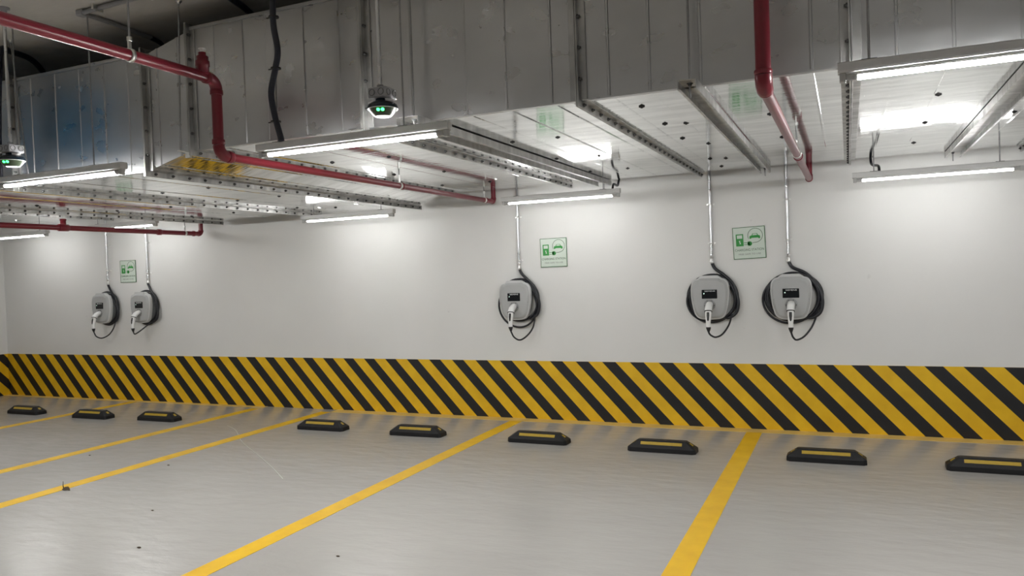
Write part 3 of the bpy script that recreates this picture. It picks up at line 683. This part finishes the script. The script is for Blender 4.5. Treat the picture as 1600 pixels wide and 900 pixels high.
FEED = lambda dx, R=.262: [(dx, -.030, .345), (dx+.003, -.030, .318), (dx+.035, -.036, .272), (.12, -.045, .222), (.200, -.055, .140), (R-.015, -.06, .04), (R, -.062, -.05), (R-.02, -.06, -.135), (R-.075, -.058, -.180), (.14, -.055, -.185), (.10, -.05, -.165)]
L5 = [(.015, .005, .250, .222, -.035, .05), (.005, .000, .232, .212, -.058, -.05), (.012, .008, .220, .218, -.072, .12), (.020, .0, .205, .205, -.045, 0), (-.015, -.015, .238, .218, -.048, .2)]
charger(-.482, 1.238, 'grey wall charger with a wide cable coil, rightmost of the five', FEED(-.015), L5,
        dict(start=(.215, -.05, -.13), mid=[(.200, -.06, -.19), (.165, -.11, -.27), (.105, -.18, -.345), (.045, -.23, -.372), (.016, -.245, -.350)]))
L4 = [(.010, .005, .235, .222, -.035, .05), (.015, .000, .218, .212, -.058, -.1), (.020, .006, .205, .215, -.072, .12), (-.005, -.025, .222, .205, -.045, .1)]
charger(-1.205, 1.245, 'grey wall charger just left of the rightmost one, below the sign to its right', FEED(.018, .25), L4,
        dict(start=(.180, -.05, -.13), mid=[(.185, -.06, -.16), (.165, -.11, -.25), (.115, -.18, -.330), (.060, -.23, -.355), (.02, -.245, -.338)]))
L3 = [(.015, .010, .222, .222, -.035, .05), (.025, .000, .205, .212, -.058, -.1), (.030, .006, .200, .215, -.072, .12), (.0, -.05, .215, .232, -.045, .25)]
charger(-3.215, 1.258, 'grey wall charger standing alone in the middle of the wall', FEED(.03, .25), L3,
        dict(start=(.19, -.05, -.12), mid=[(.195, -.06, -.18), (.185, -.10, -.28), (.14, -.16, -.36), (.080, -.21, -.40), (.03, -.24, -.37)], lean=.0))
L1 = [(.015, .010, .220, .222, -.035, .05), (.025, .000, .205, .212, -.058, -.1), (.030, .006, .198, .205, -.072, .12), (.02, -.01, .21, .215, -.045, .1)]
charger(-9.40, 1.265, 'grey wall charger nearest the left corner with its cable hanging in a loop', FEED(.04, .25), L1,
        dict(start=(.19, -.05, -.10), mid=[(.185, -.06, -.18), (.165, -.08, -.27), (.12, -.12, -.355), (.06, -.18, -.395), (.02, -.23, -.37)]))
charger(-8.655, 1.265, 'grey wall charger second from the left corner, right of the small sign', FEED(.05, .245), L1,
        dict(start=(.14, -.05, -.17), mid=[(.09, -.14, -.25), (.05, -.21, -.31), (.02, -.245, -.335)]))

# steel conduits feeding the chargers
def conduit(x, z0, zcl, label, zc2=None, top=None):
    org = (x, -.03, z0); t = thing('steel_conduit', label, 'conduit', org, 'steel conduits down the wall')
    MB(M['conduit']).tube([(x, -.03, z0), (x, -.03, Z_CEIL)], .0135, 14).build('pipe', t, org)
    MB(M['bright']).lathe([(.0175, -.012), (.0205, -.008), (.0205, .010), (.0165, .014), (.0165, .045), (.0185, .047), (.0185, .058), (.0145, .060)], (x, -.03, z0), 'z', 14).build('connector', t, org)
    for z in [zcl, 2.14]:
        c = MB(M['bright']).lathe([(.0140, -.009), (.0165, -.009), (.0165, .009), (.0140, .009)], (x, -.03, z), 'z', 14, caps=False)
        for s in (-1, 1): c.box(*sorted((x+s*.014, x+s*.036)), -.008, -.0, z-.009, z+.009)
        c.hexbolt(x+.027, -.008, z, 'y', .006, -.010); c.hexbolt(x-.027, -.008, z, 'y', .006, -.010); c.build('saddle', t, org)
conduit(-.502, 1.575, 1.771, 'thin steel conduit down to the rightmost charger')
conduit(-1.192, 1.590, 1.770, 'thin steel conduit down to the charger left of the rightmost')
conduit(-3.190, 1.600, 1.684, 'thin steel conduit behind the middle lamp down to the lone charger')
conduit(-9.362, 1.606, 1.787, 'thin steel conduit down to the charger nearest the left corner')
conduit(-8.605, 1.606, 1.726, 'thin steel conduit down to the second charger from the left corner')

# ------------------------------------------------------------------ charging station signs
def sign(x, z, label, ang=0.0):
    w2, h2 = .147, .150; org = (x, 0, z); t = thing('charging_sign', label, 'sign', org, 'green charging station signs')
    MB(M['acrylic']).box(x-w2, x+w2, -.010, -.003, z-h2, z+h2, bevel=.001).build('panel', t, org)
    b = MB(M['sign_edge'])
    for a in ((x-w2, x+w2, z+h2-.006, z+h2), (x-w2, x+w2, z-h2, z-h2+.006), (x-w2, x-w2+.006, z-h2+.006, z+h2-.006), (x+w2-.006, x+w2, z-h2+.006, z+h2-.006)):
        b.box(a[0], a[1], -.0108, -.0035, a[2], a[3])
    b.build('border', t, org)
    y0, y1 = -.0110, -.0098
    c = MB(M['sign_green'])      # charging post with a window and a bolt left clear
    X, Z = x-.118, z-.028
    for a in ((0, .068, 0, .020), (0, .010, .070, .112), (.058, .068, .070, .112), (0, .068, .104, .114)): c.box(X+a[0], X+a[1], y0, y1, Z+a[2], Z+a[3])
    for a in ((0, .026, .020, .052), (.044, .068, .020, .052), (0, .068, .052, .072)): c.box(X+a[0], X+a[1], y0, y1, Z+a[2], Z+a[3])
    for tri in ([(.026, .020), (.031, .020), (.034, .034), (.026, .034)], [(.026, .034), (.030, .034), (.026, .052)], [(.044, .052), (.040, .052), (.036, .040), (.044, .040)], [(.044, .040), (.040, .040), (.044, .020)]):
        c.prism([(X+p, Z+q) for p, q in tri], y0, y1)
    c.build('charging_post', t, org)
    pr = MB(M['sign_green']).lathe([(.021, 0), (.021, .0012)], (x-.002+.008, y0, z-.008), 'y', 20)
    pr.box(x-.012, x+.004, y0, y1, z-.027, z+.011)
    for q in (-.016, .002): pr.box(x-.046, x-.012, y0, y1, z-.0025+q, z+.0025+q)
    pr.build('plug_symbol', t, org)
    cx, cz, R = x+.058, z+.066, .066
    arc = [(cx+R*math.cos(a), -.0104, cz+R*math.sin(a)) for a in [math.radians(205)-math.radians(292)*k/40 for k in range(41)]]
    MB(M['sign_dark']).tube(arc + [(x+.03, -.0104, z-.002)], .0022, 6).build('cord_symbol', t, org)
    car = [(-.048, -.018), (-.048, .004), (-.040, .010), (-.028, .013), (-.020, .030), (.022, .030), (.030, .013), (.041, .010), (.048, .004), (.048, -.018), (.034, -.018), (.030, -.011), (-.030, -.011), (-.034, -.018)]
    k = MB(M['sign_green']).prism([(cx-.004+p, cz+q-.012) for p, q in car], y0, y1).build('car_symbol', t, org)
    MB(M['acrylic']).prism([(cx-.004+p, cz+q-.012) for p, q in ((-.021, .014), (-.015, .026), (.017, .026), (.023, .014))], y0-.0005, y1).build('windscreen', k, org)
    text_mesh('heading_text', 'CHARGING STATION', .032, (x, -.0104, z-.066), M['sign_dark'], t, org, width=.262)
    text_mesh('small_text', 'FREE SAFE TO USE', .022, (x, -.0104, z-.106), M['sign_grey'], t, org, width=.200)
    t.rotation_euler = (0, ang, 0)
    return t
sign(-.847, 1.758, 'green charging station sign between the two right chargers, tilted and darker', -.030)
sign(-2.806, 1.752, 'green charging station sign to the right of the lone middle charger', -.008)
sign(-8.993, 1.766, 'small looking green charging station sign between the two left conduits', 0)

# ------------------------------------------------------------------ small things
lf = thing('dry_leaf', 'tiny curled dry leaf lying on the floor line beside the walkway', 'leaf', (-5.58, -3.52, 0))
MB(M['leaf']).loft([[(-.035, 0, .004), (-.03, .02, .018), (-.03, .02, .020), (-.035, 0, .006)], [(0, -.012, .003), (0, .028, .022), (0, .028, .024), (0, -.012, .006)], [(.03, -.005, .006), (.032, .012, .020), (.032, .012, .022), (.03, -.005, .009)], [(.05, .003, .002), (.05, .006, .004), (.05, .006, .006), (.05, .003, .004)]]).build('blade', lf)
MB(M['leaf']).tube([(-.03, .01, .012), (-.038, .012, .035), (-.036, .014, .065)], [.004, .003, .002], 6).build('stalk', lf)

for px, py, r in ((-3.55, -4.94, .010), (-4.05, -4.94, .012), (-3.72, -4.72, .009), (-3.90, -4.28, .011), (-4.45, -3.70, .008), (-2.66, -4.02, .009), (-5.42, -2.68, .010), (-6.5, -2.6, .009)):
    c = MB(M['leaf']); c.lathe([(r*.6, 0), (r, r*.25), (r*.7, r*.6), (r*.1, r*.75)], (0, 0, 0), 'z', 7)
    o = c.build('crumb', None, (0, 0, 0)); o.location = (px, py, 0); o.scale = (1.5, .8, 1)
    tag(o, 'tiny dark crumb of dirt on the grey floor', 'crumb', 'crumbs of dirt on the floor')
fl_ = bpy.data.objects['floor']; mb = MB(simple('pale_scratch', (0.40, 0.385, 0.365), 0.4, 0, noise=0.1))
sc_ = smooth_path([(-6.26, -1.12, 0), (-5.976, -1.296, 0), (-5.479, -1.736, 0), (-4.978, -2.097, 0), (-4.464, -2.477, 0), (-4.118, -2.752, 0)], 6)
mb.add([(p.x-.0025, p.y-.0025, .0006) for p in sc_]+[(p.x+.0025, p.y+.0025, .0006) for p in sc_], [(i, i+1, len(sc_)+i+1, len(sc_)+i) for i in range(len(sc_)-1)])
mb.build('scratch', fl_)

# blue board added unseen left of the view for the duct to mirror
bs = thing('added_board', 'unseen blue board added left of the dome sensor to be mirrored in the duct', 'board', (-6.3, -4.62, 3.0))
MB(M['blue']).box(-6.95, -5.74, -4.66, -4.60, 2.56, 3.30, bevel=.006).build('board', bs, (-6.3, -4.62, 3.0))
for x in (-6.7, -6.0): MB(M['rod']).tube([(x, -4.63, 3.29), (x, -4.63, Z_CEIL)], .006, 8).build('hanging_rod', bs, (-6.3, -4.62, 3.0))

# unseen lamps added over the aisle behind the camera as fill light
for y in (-8.6, -12.4):
    for x in (-9.4, -6.2, -2.6, .4, 3.4):
        tube_light(x, y, 2.55, 'unseen fill lamp added over the aisle behind the camera', [x-.45, x+.45], Z_CEIL, 'added fill lights over the aisle')
tube_light(3.7, YW, 2.25, 'lit tube lamp on the wall side beyond the right edge', [3.3, 4.1], Z_R, G1)
tube_light(3.7, YN, 2.31, 'lit tube lamp in front of the duct beyond the right edge', [3.3, 4.1], Z_CEIL, G2)
tube_light(-8.0, -3.98, 2.30, 'lit tube lamp in front of the duct beyond the left edge', [-8.4, -7.6], Z_CEIL, G2)
